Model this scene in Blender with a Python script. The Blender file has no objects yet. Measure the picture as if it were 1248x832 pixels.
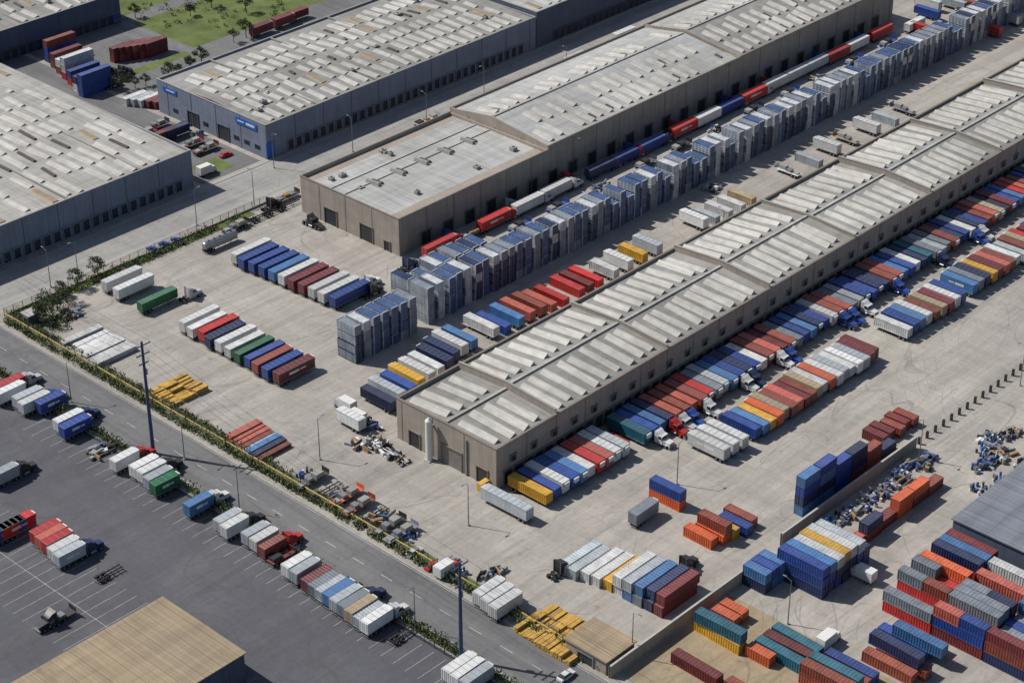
import bpy, math, random
from mathutils import Vector, Matrix
random.seed(7)
RND=random.Random(11)
# ------------------------------------------------------------------ survey frame
F_PX=2471.0; PITCH=math.radians(30.5); AZ=math.radians(43.0); H=270.0
SP,CP=math.sin(PITCH),math.cos(PITCH)
OX,OY=282.6,268.5
def P(u,v,z=0.0):
    """surveyed ground/roof point -> site metres (X along warehouses, Y across)"""
    dx=u-624; dy=416-v
    fw=F_PX*CP+dy*SP; dn=F_PX*SP-dy*CP; t=(H-z)/dn
    F=fw*t; R=dx*t
    return (F*math.cos(AZ)+R*math.sin(AZ)-OX, F*math.sin(AZ)-R*math.cos(AZ)-OY)
def lin(c):
    c=c/255.0
    return c/12.92 if c<=0.04045 else ((c+0.055)/1.055)**2.4
def rgb(r,g,b): return (lin(r),lin(g),lin(b),1.0)
C=dict(W=rgb(208,208,206),LG=rgb(170,177,182),G=rgb(122,131,141),DG=rgb(72,77,86),B=rgb(24,66,146),LB=rgb(64,116,170),
 T=rgb(28,98,118),N=rgb(26,42,86),R=rgb(190,32,28),M=rgb(114,34,38),BR=rgb(142,66,48),S=rgb(186,88,70),O=rgb(208,90,38),
 Y=rgb(214,162,38),GR=rgb(20,106,64),K=rgb(38,40,44),TN=rgb(170,152,120))
# ------------------------------------------------------------------ materials
def newmat(name):
    m=bpy.data.materials.new(name); m.use_nodes=True
    nt=m.node_tree; b=nt.nodes['Principled BSDF']
    return m,nt,b
def N_(nt,t,**k):
    n=nt.nodes.new(t)
    for a,v in k.items(): setattr(n,a,v)
    return n
def noise(nt,vec,scale,detail=4,rough=.6,dist=0):
    n=N_(nt,'ShaderNodeTexNoise'); n.inputs['Scale'].default_value=scale; n.inputs['Detail'].default_value=detail
    n.inputs['Roughness'].default_value=rough; n.inputs['Distortion'].default_value=dist
    if vec is not None: nt.links.new(vec,n.inputs['Vector'])
    return n.outputs['Fac']
def mapping(nt,vec,scale=(1,1,1),loc=(0,0,0),rot=(0,0,0)):
    n=N_(nt,'ShaderNodeMapping'); n.inputs['Scale'].default_value=scale; n.inputs['Location'].default_value=loc; n.inputs['Rotation'].default_value=rot
    nt.links.new(vec,n.inputs['Vector']); return n.outputs['Vector']
def ramp(nt,fac,stops):
    n=N_(nt,'ShaderNodeValToRGB'); e=n.color_ramp.elements
    while len(e)<len(stops): e.new(.5)
    for i,(p,c) in enumerate(stops):
        e[i].position=p; e[i].color=c if len(c)==4 else (*c,1)
    nt.links.new(fac,n.inputs['Fac']); return n.outputs['Color']
def gr(v): return (v,v,v,1)
def mul(nt,a,b,fac=1.0,mode='MULTIPLY'):
    n=N_(nt,'ShaderNodeMix',data_type='RGBA',blend_type=mode); n.clamp_factor=True
    n.inputs[0].default_value=fac
    for s,i in ((a,6),(b,7)):
        if isinstance(s,tuple): n.inputs[i].default_value=s
        else: nt.links.new(s,n.inputs[i])
    return n.outputs[2]
def mixf(nt,fac,a,b):
    n=N_(nt,'ShaderNodeMix',data_type='RGBA'); nt.links.new(fac,n.inputs[0])
    for s,i in ((a,6),(b,7)):
        if isinstance(s,tuple): n.inputs[i].default_value=s
        else: nt.links.new(s,n.inputs[i])
    return n.outputs[2]
def coord(nt,which='Object'):
    return N_(nt,'ShaderNodeTexCoord').outputs[which]
def geo(nt): return N_(nt,'ShaderNodeNewGeometry').outputs['Position']
def math_(nt,op,a,b=None,c=None):
    n=N_(nt,'ShaderNodeMath',operation=op)
    for i,s in enumerate((a,b,c)):
        if s is None: continue
        if isinstance(s,(int,float)): n.inputs[i].default_value=s
        else: nt.links.new(s,n.inputs[i])
    return n.outputs[0]
def contour(nt,fac,level,width):
    d=math_(nt,'ABSOLUTE',math_(nt,'SUBTRACT',fac,level))
    return math_(nt,'LESS_THAN',d,width)
def simple(name,col,rough=.7,var=.25,scale=.6,metal=0,streak=False):
    m,nt,b=newmat(name); p=geo(nt)
    f=noise(nt,p,scale,5)
    c=mul(nt,col,ramp(nt,f,[(.3,gr(1-var)),(.7,gr(1+var*.5))]))
    if streak:
        f2=noise(nt,mapping(nt,p,(1.2,1.2,.08)),1.0,3)
        c=mul(nt,c,ramp(nt,f2,[(.35,gr(.8)),(.65,gr(1.05))]))
    nt.links.new(c,b.inputs['Base Color']); b.inputs['Roughness'].default_value=rough; b.inputs['Metallic'].default_value=metal
    return m
def paintmat(name,tint=(1,1,1,1),rough=.55,dirt=.35,fade=.15,rust=.35):
    m,nt,b=newmat(name)
    oi=N_(nt,'ShaderNodeObjectInfo'); co=coord(nt)
    off=N_(nt,'ShaderNodeVectorMath',operation='ADD'); nt.links.new(co,off.inputs[0])
    cb=N_(nt,'ShaderNodeCombineXYZ'); r50=math_(nt,'MULTIPLY',oi.outputs['Random'],50.0)
    nt.links.new(r50,cb.inputs[0]); nt.links.new(r50,cb.inputs[1]); nt.links.new(cb.outputs[0],off.inputs[1])
    v=off.outputs[0]
    c=mul(nt,oi.outputs['Color'],tint)
    rv=ramp(nt,oi.outputs['Random'],[(0,gr(.74)),(1,gr(1.08))]); c=mul(nt,c,rv)
    nz=N_(nt,'ShaderNodeSeparateXYZ'); nt.links.new(N_(nt,'ShaderNodeNewGeometry').outputs['Normal'],nz.inputs[0])
    top=math_(nt,'MULTIPLY',math_(nt,'MAXIMUM',nz.outputs[2],0.0),fade)
    c=mixf(nt,top,c,rgb(160,156,150))
    f=noise(nt,mapping(nt,v,(.45,.45,.5)),1.0,6,.75)
    c=mul(nt,c,ramp(nt,f,[(.32,gr(1-dirt)),(.62,gr(1.04))]))
    f2=noise(nt,mapping(nt,v,(2.0,2.0,.25)),1.0,4,.7)
    st=ramp(nt,f2,[(.58,gr(0)),(.78,gr(rust))])
    c=mixf(nt,st,c,rgb(92,76,64))
    nt.links.new(c,b.inputs['Base Color']); b.inputs['Roughness'].default_value=rough
    return m
M={}
M['paint']=paintmat('weathered_container_paint',fade=.10,dirt=.38,rust=.35)
M['body']=paintmat('trailer_body_paint',rough=.45,dirt=.25,fade=.06,rust=.2)
M['roofwhite']=simple('trailer_roof_white',rgb(196,196,192),.6,.2,.5)
M['steel']=simple('galvanised_steel',rgb(150,152,154),.45,.2,1.0,.6)
M['dark']=simple('chassis_black',rgb(44,44,46),.6,.3,2)
M['rubber']=simple('tyre_rubber',rgb(26,26,27),.85,.2,3)
M['hub']=simple('wheel_hub',rgb(160,160,160),.4,.1,3,.7)
M['glass']=simple('dark_glass',rgb(28,36,44),.12,.1,1)
M['mark']=simple('pale_livery_mark',rgb(206,205,200),.5,.1,1)
M['markb']=simple('blue_sign_panel',rgb(30,90,170),.5,.1,1)
M['stwhite']=simple('stack_white_paint_and_lit_side',rgb(194,196,199),.5,.3,.35,0,True)
M['stgrey']=simple('stack_grey_paint',rgb(130,137,147),.5,.3,.35,0,True)
M['stblue']=simple('stack_blue_paint',rgb(68,90,130),.5,.35,.35,0,True)
M['stnavy']=simple('stack_navy_paint',rgb(44,58,92),.5,.35,.35,0,True)
def wallmat(name,col,jx=8.0):
    m,nt,b=newmat(name); p=geo(nt)
    f=noise(nt,mapping(nt,p,(.15,.15,.3)),1.0,5)
    c=mul(nt,col,ramp(nt,f,[(.3,gr(.86)),(.7,gr(1.08))]))
    f2=noise(nt,mapping(nt,p,(1.6,1.6,.07)),1.0,4)
    c=mul(nt,c,ramp(nt,f2,[(.35,gr(.84)),(.6,gr(1.03))]))
    nt.links.new(c,b.inputs['Base Color']); b.inputs['Roughness'].default_value=.85
    return m
M['taupe']=wallmat('taupe_tilt_up_wall',rgb(150,140,129))
M['taupe2']=wallmat('taupe_trim',rgb(118,109,100))
M['greywall']=wallmat('blue_grey_panel_wall',rgb(114,122,138))
M['greywall2']=wallmat('dark_grey_panel_wall',rgb(76,84,102))
M['concwall']=wallmat('concrete_wall',rgb(152,144,131))
M['yellowcap']=wallmat('yellow_wall_cap',rgb(176,158,84))
M['door']=simple('dock_door_dark',rgb(46,48,54),.6,.3,.8)
M['doorlt']=simple('roller_door_grey',rgb(120,114,108),.6,.2,.8)
def roofmat(name,c1,c2,stain):
    m,nt,b=newmat(name); p=geo(nt)
    f=noise(nt,p,.04,3,.5)
    c=mixf(nt,ramp(nt,f,[(.35,gr(0)),(.65,gr(1))]),c1,c2)
    f3=noise(nt,mapping(nt,p,(.05,.35,1)),1.0,4,.6)
    c=mul(nt,c,ramp(nt,f3,[(.35,gr(.84)),(.6,gr(1.04))]))
    f4=noise(nt,mapping(nt,p,(.7,.04,1)),1.0,5,.7)
    c=mul(nt,c,ramp(nt,f4,[(.35,gr(.82)),(.6,gr(1.05))]))
    f2=noise(nt,mapping(nt,p,(.16,.08,1)),1.0,4,.6)
    c=mixf(nt,ramp(nt,f2,[(.58,gr(0)),(.74,gr(.6))]),c,stain)
    s=N_(nt,'ShaderNodeTexBrick'); s.offset=0; s.inputs['Scale'].default_value=1; s.inputs['Mortar Size'].default_value=.07
    s.inputs['Brick Width'].default_value=1.5; s.inputs['Row Height'].default_value=8.2; s.inputs['Color1'].default_value=gr(1); s.inputs['Color2'].default_value=gr(.94); s.inputs['Mortar'].default_value=gr(.74)
    nt.links.new(p,s.inputs['Vector']); c=mul(nt,c,s.outputs['Color'])
    nt.links.new(c,b.inputs['Base Color']); b.inputs['Roughness'].default_value=.65
    return m
M['roofA']=roofmat('weathered_membrane_roof',rgb(148,146,141),rgb(130,128,123),rgb(114,107,97))
M['roofB']=roofmat('light_metal_roof',rgb(172,172,169),rgb(157,156,152),rgb(142,136,126))
M['roofC']=roofmat('sandy_membrane_roof',rgb(166,163,157),rgb(152,149,142),rgb(142,130,112))
M['roofT']=roofmat('rusty_tan_roof',rgb(158,140,112),rgb(143,129,108),rgb(112,96,72))
M['roofG']=roofmat('blue_grey_roof',rgb(128,132,140),rgb(116,120,130),rgb(100,103,108))
M['slat']=roofmat('roof_monitor_sheet',rgb(182,179,172),rgb(162,159,152),rgb(142,135,123))
M['slatg']=simple('roof_monitor_grey',rgb(142,140,134),.6,.2,.25)
M['slatdk']=simple('roof_vent_and_shade_dark',rgb(78,72,66),.7,.25,.5)  # dark vents, and painted shade on the monitors' +X faces
M['slattan']=simple('roof_vent_tan',rgb(142,124,98),.7,.25,.5)
def groundmat(name,base,dk,lt,joint,swirl=.25,slab=6.0,streakdir='X',sk=.76):
    m,nt,b=newmat(name); p=geo(nt)
    f=noise(nt,p,.012,5,.6)
    c=mixf(nt,ramp(nt,f,[(.35,gr(0)),(.68,gr(1))]),dk,base)
    f2=noise(nt,p,.05,6,.7,.6)
    c=mixf(nt,ramp(nt,f2,[(.5,gr(0)),(.72,gr(.6))]),c,lt)
    sc=(.012,.22,1) if streakdir=='X' else (.22,.012,1)
    f3=noise(nt,mapping(nt,p,sc),1.0,6,.78,.3)
    c=mul(nt,c,ramp(nt,f3,[(.34,gr(sk)),(.6,gr(1.05))]))
    sc2=(.14,.02,1) if streakdir=='X' else (.02,.14,1)
    f6=noise(nt,mapping(nt,p,sc2,(30,10,0)),1.0,6,.75,.5)
    c=mul(nt,c,ramp(nt,f6,[(.36,gr(.88)),(.6,gr(1.03))]))
    f4=noise(nt,p,.9,6,.75)
    c=mul(nt,c,ramp(nt,f4,[(.3,gr(.85)),(.65,gr(1.05))]))
    s=N_(nt,'ShaderNodeTexBrick'); s.offset=0; s.inputs['Scale'].default_value=1; s.inputs['Mortar Size'].default_value=.06; s.inputs['Mortar Smooth'].default_value=.3
    s.inputs['Brick Width'].default_value=slab; s.inputs['Row Height'].default_value=slab*.8
    s.inputs['Color1'].default_value=gr(1); s.inputs['Color2'].default_value=gr(.94); s.inputs['Mortar'].default_value=gr(joint)
    nt.links.new(p,s.inputs['Vector']); c=mul(nt,c,s.outputs['Color'])
    lines=None
    st=(.35,1,1) if streakdir=='X' else (1,.35,1)
    for sc_,d_,off in ((.022,.3,0),(.03,.4,40),(.045,.5,77)):
        ff=noise(nt,mapping(nt,p,st,(off,off,0)),sc_,1,.3,d_)
        for lv in (.40,.46,.5,.56):
            l=contour(nt,ff,lv+off*.0003,.0016)
            lines=l if lines is None else math_(nt,'MAXIMUM',lines,l)
    brk=ramp(nt,noise(nt,p,.05,3),[(.42,gr(0)),(.62,gr(swirl))])
    lm=math_(nt,'MULTIPLY',lines,brk)
    c=mixf(nt,lm,c,rgb(66,63,60))
    f5=noise(nt,p,.32,3,.5)
    c=mixf(nt,ramp(nt,f5,[(.64,gr(0)),(.78,gr(.45))]),c,rgb(76,72,68))
    nt.links.new(c,b.inputs['Base Color']); b.inputs['Roughness'].default_value=.9
    return m
M['yard']=groundmat('concrete_yard_surface',rgb(166,160,151),rgb(150,145,138),rgb(180,174,164),.84,.3)
M['street']=groundmat('street_concrete_surface',rgb(155,153,149),rgb(143,141,138),rgb(165,163,157),.88,.2)
M['asph']=groundmat('lot_asphalt',rgb(88,88,93),rgb(79,79,85),rgb(100,99,102),1.0,.4,40,'X',.84)
M['road']=groundmat('road_asphalt',rgb(113,112,112),rgb(103,103,104),rgb(123,121,119),1.0,.25,60,'Y')
M['walk']=groundmat('sidewalk_concrete',rgb(160,155,146),rgb(148,143,136),rgb(168,163,153),.7,.05,2.5,'Y')
M['dirt']=groundmat('dirt_ground',rgb(162,145,118),rgb(147,131,107),rgb(175,158,130),1.0,.4,60)
M['grass']=simple('dry_grass',rgb(90,102,50),.95,.5,.12)
M['line']=simple('road_paint_white',rgb(182,180,175),.8,.4,.8)
M['kerb']=simple('kerb_concrete',rgb(164,161,154),.85,.2,.8)
M['timber']=simple('sawn_timber',rgb(192,152,70),.8,.4,.5)
M['timber2']=simple('aged_timber',rgb(146,118,86),.85,.35,.8)
M['leaf']=simple('leaf_yellow_green',rgb(92,102,44),.8,.45,.6)
M['leaf2']=simple('leaf_dark',rgb(46,62,32),.8,.4,.8)
M['bark']=simple('bark',rgb(92,76,60),.9,.3,2)
M['polewood']=simple('pole_blue_grey',rgb(62,72,106),.8,.25,1)
M['lampmetal']=simple('lamp_pole_metal',rgb(120,120,118),.5,.15,1,.4)
# ------------------------------------------------------------------ mesh builder
class MB:
    def __init__(s): s.v=[];s.f=[];s.m=[];s.mats=[]
    def mi(s,name):
        if name not in s.mats: s.mats.append(name)
        return s.mats.index(name)
    def face(s,pts,mat):
        i=len(s.v); s.v.extend(pts); s.f.append(tuple(range(i,i+len(pts)))); s.m.append(s.mi(mat))
    def box(s,x0,x1,y0,y1,z0,z1,mat,bottom=True):
        i=len(s.v)
        s.v.extend([(x0,y0,z0),(x1,y0,z0),(x1,y1,z0),(x0,y1,z0),(x0,y0,z1),(x1,y0,z1),(x1,y1,z1),(x0,y1,z1)])
        fs=[(4,5,6,7),(0,1,5,4),(1,2,6,5),(2,3,7,6),(3,0,4,7)]
        if bottom: fs.append((3,2,1,0))
        k=s.mi(mat)
        for f in fs: s.f.append(tuple(i+a for a in f)); s.m.append(k)
    def obox(s,cx,cy,L,W,z0,z1,ang,mat):
        i=len(s.v); c,sn=math.cos(ang),math.sin(ang)
        for z in (z0,z1):
            for a,b in ((-L/2,-W/2),(L/2,-W/2),(L/2,W/2),(-L/2,W/2)):
                s.v.append((cx+a*c-b*sn,cy+a*sn+b*c,z))
        k=s.mi(mat)
        for f in [(4,5,6,7),(0,1,5,4),(1,2,6,5),(2,3,7,6),(3,0,4,7),(3,2,1,0)]: s.f.append(tuple(i+a for a in f)); s.m.append(k)
    def hexa(s,pts,mat):
        i=len(s.v); s.v.extend(pts); k=s.mi(mat)
        for f in [(4,5,6,7),(0,1,5,4),(1,2,6,5),(2,3,7,6),(3,0,4,7),(3,2,1,0)]: s.f.append(tuple(i+a for a in f)); s.m.append(k)
    def cyl(s,p0,p1,r0,r1,n,mat,caps=True):
        p0=Vector(p0);p1=Vector(p1);d=(p1-p0).normalized()
        a=d.orthogonal().normalized(); b=d.cross(a); i=len(s.v); k=s.mi(mat)
        for p,r in ((p0,r0),(p1,r1)):
            for j in range(n):
                t=2*math.pi*j/n; q=p+a*math.cos(t)*r+b*math.sin(t)*r; s.v.append(tuple(q))
        for j in range(n):
            s.f.append((i+j,i+(j+1)%n,i+n+(j+1)%n,i+n+j)); s.m.append(k)
        if caps:
            s.f.append(tuple(i+n+j for j in range(n))); s.m.append(k)
            s.f.append(tuple(i+n-1-j for j in range(n))); s.m.append(k)
    def corr_side(s,x0,x1,y,z0,z1,d,pitch,mat,flip=False):
        n=max(2,int((x1-x0)/pitch)); p=(x1-x0)/n; pts=[]
        for j in range(n):
            a=x0+j*p; pts+= [(a,y),(a+p*.35,y),(a+p*.5,y-d),(a+p*.85,y-d)]
        pts.append((x1,y))
        for (xa,ya),(xb,yb) in zip(pts,pts[1:]):
            q=[(xa,ya,z0),(xb,yb,z0),(xb,yb,z1),(xa,ya,z1)]
            if flip: q.reverse()
            s.face(q,mat)
    def corr_top(s,x0,x1,y0,y1,z,d,pitch,mat):
        n=max(2,int((x1-x0)/pitch)); p=(x1-x0)/n; pts=[]
        for j in range(n):
            a=x0+j*p; pts+= [(a,z-d),(a+p*.35,z-d),(a+p*.5,z),(a+p*.85,z)]
        pts.append((x1,z-d))
        for (xa,za),(xb,zb) in zip(pts,pts[1:]):
            s.face([(xa,y0,za),(xb,y0,zb),(xb,y1,zb),(xa,y1,za)],mat)
    def mesh(s,name):
        me=bpy.data.meshes.new(name); me.from_pydata(s.v,[],s.f)
        for n in s.mats: me.materials.append(M[n])
        me.polygons.foreach_set('material_index',s.m); me.update(); return me
SC=bpy.context.scene.collection
def add(name,me,loc=(0,0,0),rot=0,color=None,parent=None,tilt=None,scale=None):
    o=bpy.data.objects.new(name,me); SC.objects.link(o); o.location=loc
    o.rotation_euler=(0,0,rot) if tilt is None else (tilt[0],tilt[1],rot)
    if color: o.color=color
    if parent: o.parent=parent
    if scale: o.scale=scale
    return o
def empty(name,loc=(0,0,0)):
    o=bpy.data.objects.new(name,None); SC.objects.link(o); o.location=loc; o.empty_display_size=.5; return o
# ------------------------------------------------------------------ templates
def part_container(b,L,z0,Hc=2.6,mat='paint',ox=0,oy=0,W=2.44,matY=None,pitch=.62,door='steel'):
    x0,x1=ox-L/2,ox+L/2; y0,y1=oy-W/2,oy+W/2; z1=z0+Hc; t=.16; mY=matY or mat
    for x in (x0,x1-t):
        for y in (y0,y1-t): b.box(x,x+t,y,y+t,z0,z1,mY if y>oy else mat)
    for y in (y0,y1-.1):
        b.box(x0+t,x1-t,y+.003,y+.1,z0,z0+.18,mat); b.box(x0+t,x1-t,y+.003,y+.1,z1-.12,z1-.003,mat)
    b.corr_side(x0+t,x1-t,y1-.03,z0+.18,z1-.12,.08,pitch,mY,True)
    n0=len(b.v); b.corr_side(x0+t,x1-t,-(y0+.03),z0+.18,z1-.12,.08,pitch,mat,False)
    for i in range(n0,len(b.v)): a=b.v[i]; b.v[i]=(a[0],-a[1],a[2])
    b.corr_top(x0+.1,x1-.1,y0+.1,y1-.1,z1-.02,.05,.8,mat)
    for x in (x0,x1-.1): b.box(x+.003,x+.1,y0+t,y1-t,z1-.14,z1-.003,mat); b.box(x+.003,x+.1,y0+t,y1-t,z0,z0+.16,mat)
    b.box(x1-.09,x1-.05,y0+t,y1-t,z0+.16,z1-.14,mat)
    b.box(x0+.05,x0+.09,y0+t,oy-.02,z0+.16,z1-.14,mat); b.box(x0+.05,x0+.09,oy+.02,y1-t,z0+.16,z1-.14,mat)
    for yy in (-.8,-.35,.35,.8): b.box(x0+.01,x0+.05,oy+yy-.03,oy+yy+.03,z0+.1,z1-.1,door)
def part_wheels(b,xs,W=2.4,r=.5):
    for x in xs:
        b.box(x-.07,x+.07,-W/2+.2,W/2-.2,r-.08,r+.08,'dark')
        for sgn in (-1,1):
            b.cyl((x,sgn*(W/2-.55),r),(x,sgn*(W/2),r),r,r,12,'rubber')
            b.cyl((x,sgn*(W/2),r),(x,sgn*(W/2+.02),r),r*.5,r*.45,8,'hub')
def part_chassis(b,L,z=1.1):
    for y in (-.5,.5): b.box(-L/2,L/2,y-.08,y+.08,z-.28,z,'dark')
    for k in range(6):
        x=-L/2+.3+k*(L-.6)/5; b.box(x-.06,x+.06,-1.15,1.15,z-.12,z-.003,'dark')
    part_wheels(b,(-L/2+1.1,-L/2+2.4))
    for y in (-.85,.85):
        b.box(L/2-2.9,L/2-2.75,y-.07,y+.07,.12,z,'steel'); b.box(L/2-3,L/2-2.65,y-.15,y+.15,.02,.12,'steel')
    for y in (-.9,.9): b.box(-L/2+3.15,-L/2+3.2,y-.3,y+.3,.25,1.0,'dark')
    b.box(-L/2,-L/2+.12,-1.1,1.1,.45,.6,'steel')
T={}
def tmpl(key):
    if key in T: return T[key]
    kind=key[0]; b=MB()
    if kind=='con': part_container(b,key[1],0.0)
    elif kind=='chcon': part_chassis(b,key[1]); part_container(b,key[1],1.12)
    elif kind in('van','vanm'):
        L=key[1]; part_chassis(b,L,1.1); x0,x1=-L/2,L/2; W=1.28
        b.box(x0,x1,-W,W,1.12,4.0,'body')
        n=int(L/1.5)
        for k in range(n): 
            x=x0+.2+k*(L-.4)/n; b.box(x,x+.08,-W+.06,W-.06,4.0,4.04,'steel')
        for s in (-1,1):
            y=s*W
            b.box(x0,x1,min(y,y+s*.03),max(y,y+s*.03),1.12,1.3,'steel'); b.box(x0,x1,min(y,y+s*.03),max(y,y+s*.03),3.9,4.04,'steel')
            n=int(L/1.2)
            for k in range(n+1):
                x=x0+.1+k*(L-.2)/n; b.box(x-.03,x+.03,min(y,y+s*.02),max(y,y+s*.02),1.3,3.9,'body')
            if kind=='vanm':
                yy=(y+s*.024,y+s*.034); ya,yb=min(yy),max(yy)
                b.box(-L*.22,L*.05,ya,yb,2.35,3.05,'mark'); b.box(L*.08,L*.24,ya,yb,2.5,2.9,'mark')
        for y in (-.62,.62): b.box(x0-.03,x0,y-.58,y+.58,1.25,3.9,'body')
        for y in (-.9,-.3,.3,.9): b.box(x0-.07,x0-.03,y-.03,y+.03,1.2,3.95,'steel')
        b.box(x1,x1+.5,-.8,.8,2.7,3.8,'roofwhite')
    elif kind=='flat':
        L=key[1]; part_chassis(b,L,1.15); b.box(-L/2,L/2,-1.25,1.25,1.15,1.3,'paint'); b.box(L/2-.1,L/2,-1.25,1.25,1.3,2.5,'paint')
        x=-L/2+.5
        while x<L/2-2.5:
            w=RND.uniform(1.5,2.6); b.box(x,x+w,-RND.uniform(.6,1.1),RND.uniform(.6,1.1),1.3,1.3+RND.uniform(.3,1.3),RND.choice(['timber2','steel','dark','slatg'])); x+=w+RND.uniform(.2,1.2)
    elif kind=='chassis': part_chassis(b,key[1],1.15)
    elif kind=='tank':
        L=key[1]; part_chassis(b,L,1.1)
        R=1.15;secs=[(-L/2,.3),(-L/2+.15,.8),(-L/2+.5,1),(L/2-.5,1),(L/2-.15,.8),(L/2,.3)]
        for (xa,ra),(xb,rb) in zip(secs,secs[1:]): b.cyl((xa,0,2.25),(xb,0,2.25),R*ra,R*rb,18,'steel',True)
        b.box(-L/2+1,L/2-1,-.3,.3,3.36,3.46,'steel')
        for k in range(5): b.cyl((-L/2+2+k*(L-4)/4,0,3.4),(-L/2+2+k*(L-4)/4,0,3.62),.28,.28,10,'dark')
    elif kind=='tractor':
        for y in (-.45,.45): b.box(-3.4,3.0,y-.08,y+.08,.75,1.0,'dark')
        part_wheels(b,(-2.6,-1.3,2.5),2.4,.5)
        def sec(xa,xb,wa,wb,z0,za,zb,mat):
            b.hexa([(xa,-wa,z0),(xb,-wb,z0),(xb,wb,z0),(xa,wa,z0),(xa,-wa,za),(xb,-wb,zb),(xb,wb,zb),(xa,wa,za)],mat)
        sec(1.45,3.6,1.0,.85,.8,2.0,1.65,'body')
        sec(-.1,1.45,1.15,1.12,.7,3.1,2.9,'body')
        sec(-.75,-.1,1.2,1.16,.7,3.8,3.55,'body')
        b.hexa([(-.1,-1.1,3.1),(1.2,-1.0,2.92),(1.2,1.0,2.92),(-.1,1.1,3.1),(-.1,-1.05,3.6),(.8,-.9,3.05),(.8,.9,3.05),(-.1,1.05,3.6)],'body')
        b.hexa([(1.45,-1.02,2.05),(1.5,-1.02,2.0),(1.5,1.02,2.0),(1.45,1.02,2.05),(1.42,-.98,2.85),(1.46,-.98,2.82),(1.46,.98,2.82),(1.42,.98,2.85)],'glass')
        for s in(-1,1): b.box(.3,1.2,s*1.16-.012,s*1.16+.012,2.0,2.75,'glass')
        b.box(3.6,3.68,-.6,.6,.95,1.55,'steel'); b.box(3.55,3.8,-1.15,1.15,.5,.85,'steel')
        for s in(-1,1):
            b.cyl((-.2,s*1.0,.7),(1.2,s*1.0,.7),.32,.32,10,'steel'); b.cyl((-.9,s*1.0,.9),(-.9,s*1.0,4.0),.08,.08,8,'steel')
            b.box(2.0,3.0,min(s*.9,s*1.22),max(s*.9,s*1.22),1.02,1.1,'body'); b.box(1.4,1.5,min(s*1.2,s*1.45),max(s*1.2,s*1.45),1.9,2.5,'dark')
        b.cyl((-1.9,0,1.0),(-1.9,0,1.08),.5,.5,12,'dark')
    elif kind=='boxtruck':
        L=6.5
        for y in (-.45,.45): b.box(-L/2,L/2,y-.08,y+.08,.6,.85,'dark')
        part_wheels(b,(-L/2+1.3,L/2-1.0),2.2,.45)
        b.box(-L/2,L/2-2.1,-1.2,1.2,.9,3.3,'roofwhite'); b.box(-L/2+.05,L/2-2.15,-1.15,1.15,3.3,3.33,'mark')
        b.hexa([(L/2-2.0,-1.05,.5),(L/2,-1.0,.5),(L/2,1.0,.5),(L/2-2.0,1.05,.5),(L/2-2.0,-1.0,2.4),(L/2-.7,-.95,2.3),(L/2-.7,.95,2.3),(L/2-2.0,1.0,2.4)],'body')
        b.hexa([(L/2-.38,-.9,1.45),(L/2-.34,-.9,1.45),(L/2-.34,.9,1.45),(L/2-.38,.9,1.45),(L/2-.68,-.88,2.2),(L/2-.62,-.88,2.2),(L/2-.62,.88,2.2),(L/2-.68,.88,2.2)],'glass')
    elif kind=='car':
        prof=[(-2.25,.45,.72),(-2.2,.85,.82),(-1.7,1.0,.86),(-1.1,1.42,.66),(.35,1.45,.66),(1.05,1.0,.86),(2.05,.85,.8),(2.25,.5,.7)]
        base=.32
        for (xa,za,wa),(xb,zb,wb) in zip(prof,prof[1:]):
            za1=min(za,.95);zb1=min(zb,.95); Wa=.86 if abs(xa)<2.2 else .76; Wb=.86 if abs(xb)<2.2 else .76
            b.hexa([(xa,-Wa,base),(xb,-Wb,base),(xb,Wb,base),(xa,Wa,base),(xa,-Wa,za1),(xb,-Wb,zb1),(xb,Wb,zb1),(xa,Wa,za1)],'body')
        b.hexa([(-1.75,-.82,.95),(1.1,-.82,.95),(1.1,.82,.95),(-1.75,.82,.95),(-1.15,-.64,1.42),(.4,-.64,1.42),(.4,.64,1.42),(-1.15,.64,1.42)],'glass')
        b.box(-1.12,.37,-.62,.62,1.42,1.46,'body')
        for x in(-1.4,1.35):
            for s in(-1,1): b.cyl((x,s*.66,.33),(x,s*.88,.33),.33,.33,12,'rubber'); b.cyl((x,s*.88,.33),(x,s*.89,.33),.18,.18,8,'hub')
    elif kind=='stack':
        v=key[1]; r=random.Random(v*13+5)
        nlev=3 if v%6==5 else 4; L=6.8
        base=r.choice(['stblue','stgrey','stgrey','stblue','stnavy','stwhite'])
        for k in range(nlev):
            mt=base if r.random()<.75 else r.choice(['stwhite','stgrey','stblue'])
            part_container(b,L,k*2.72,2.6,mt,ox=r.uniform(-.1,.1),oy=r.uniform(-.05,.05),matY='stwhite' if r.random()<.7 else 'stgrey',pitch=1.1)  # one long side paler: its lit look is put into the colour
            for x in (-L/2+.1,L/2-.3): b.box(x,x+.2,-1.1,1.1,k*2.72+2.6,k*2.72+2.72,'stwhite')
            for q in (.7,1.35,2.0): b.box(-L/2+.2,L/2-.2,1.225,1.30,k*2.72+q,k*2.72+q+.16,'stgrey')
    elif kind=='bundle':
        r=random.Random(key[2]); L=key[1]
        for k in range(r.randint(2,4)):
            b.box(-L/2+r.uniform(0,.4),L/2-r.uniform(0,.4),-1.1+r.uniform(0,.1),1.1-r.uniform(0,.1),.12+k*.34,.38+k*.34,'paint')
            for x in (-L*.35,0,L*.35): b.box(x-.08,x+.08,-1.05,1.05,k*.34,.12+k*.34,'timber2')
        for x in (-L*.4,-L*.13,L*.13,L*.4): b.box(x-.04,x+.04,-1.12,1.12,.12+k*.34+.262,.12+k*.34+.29,'dark')
    elif kind=='drums':
        r=random.Random(key[1])
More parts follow.
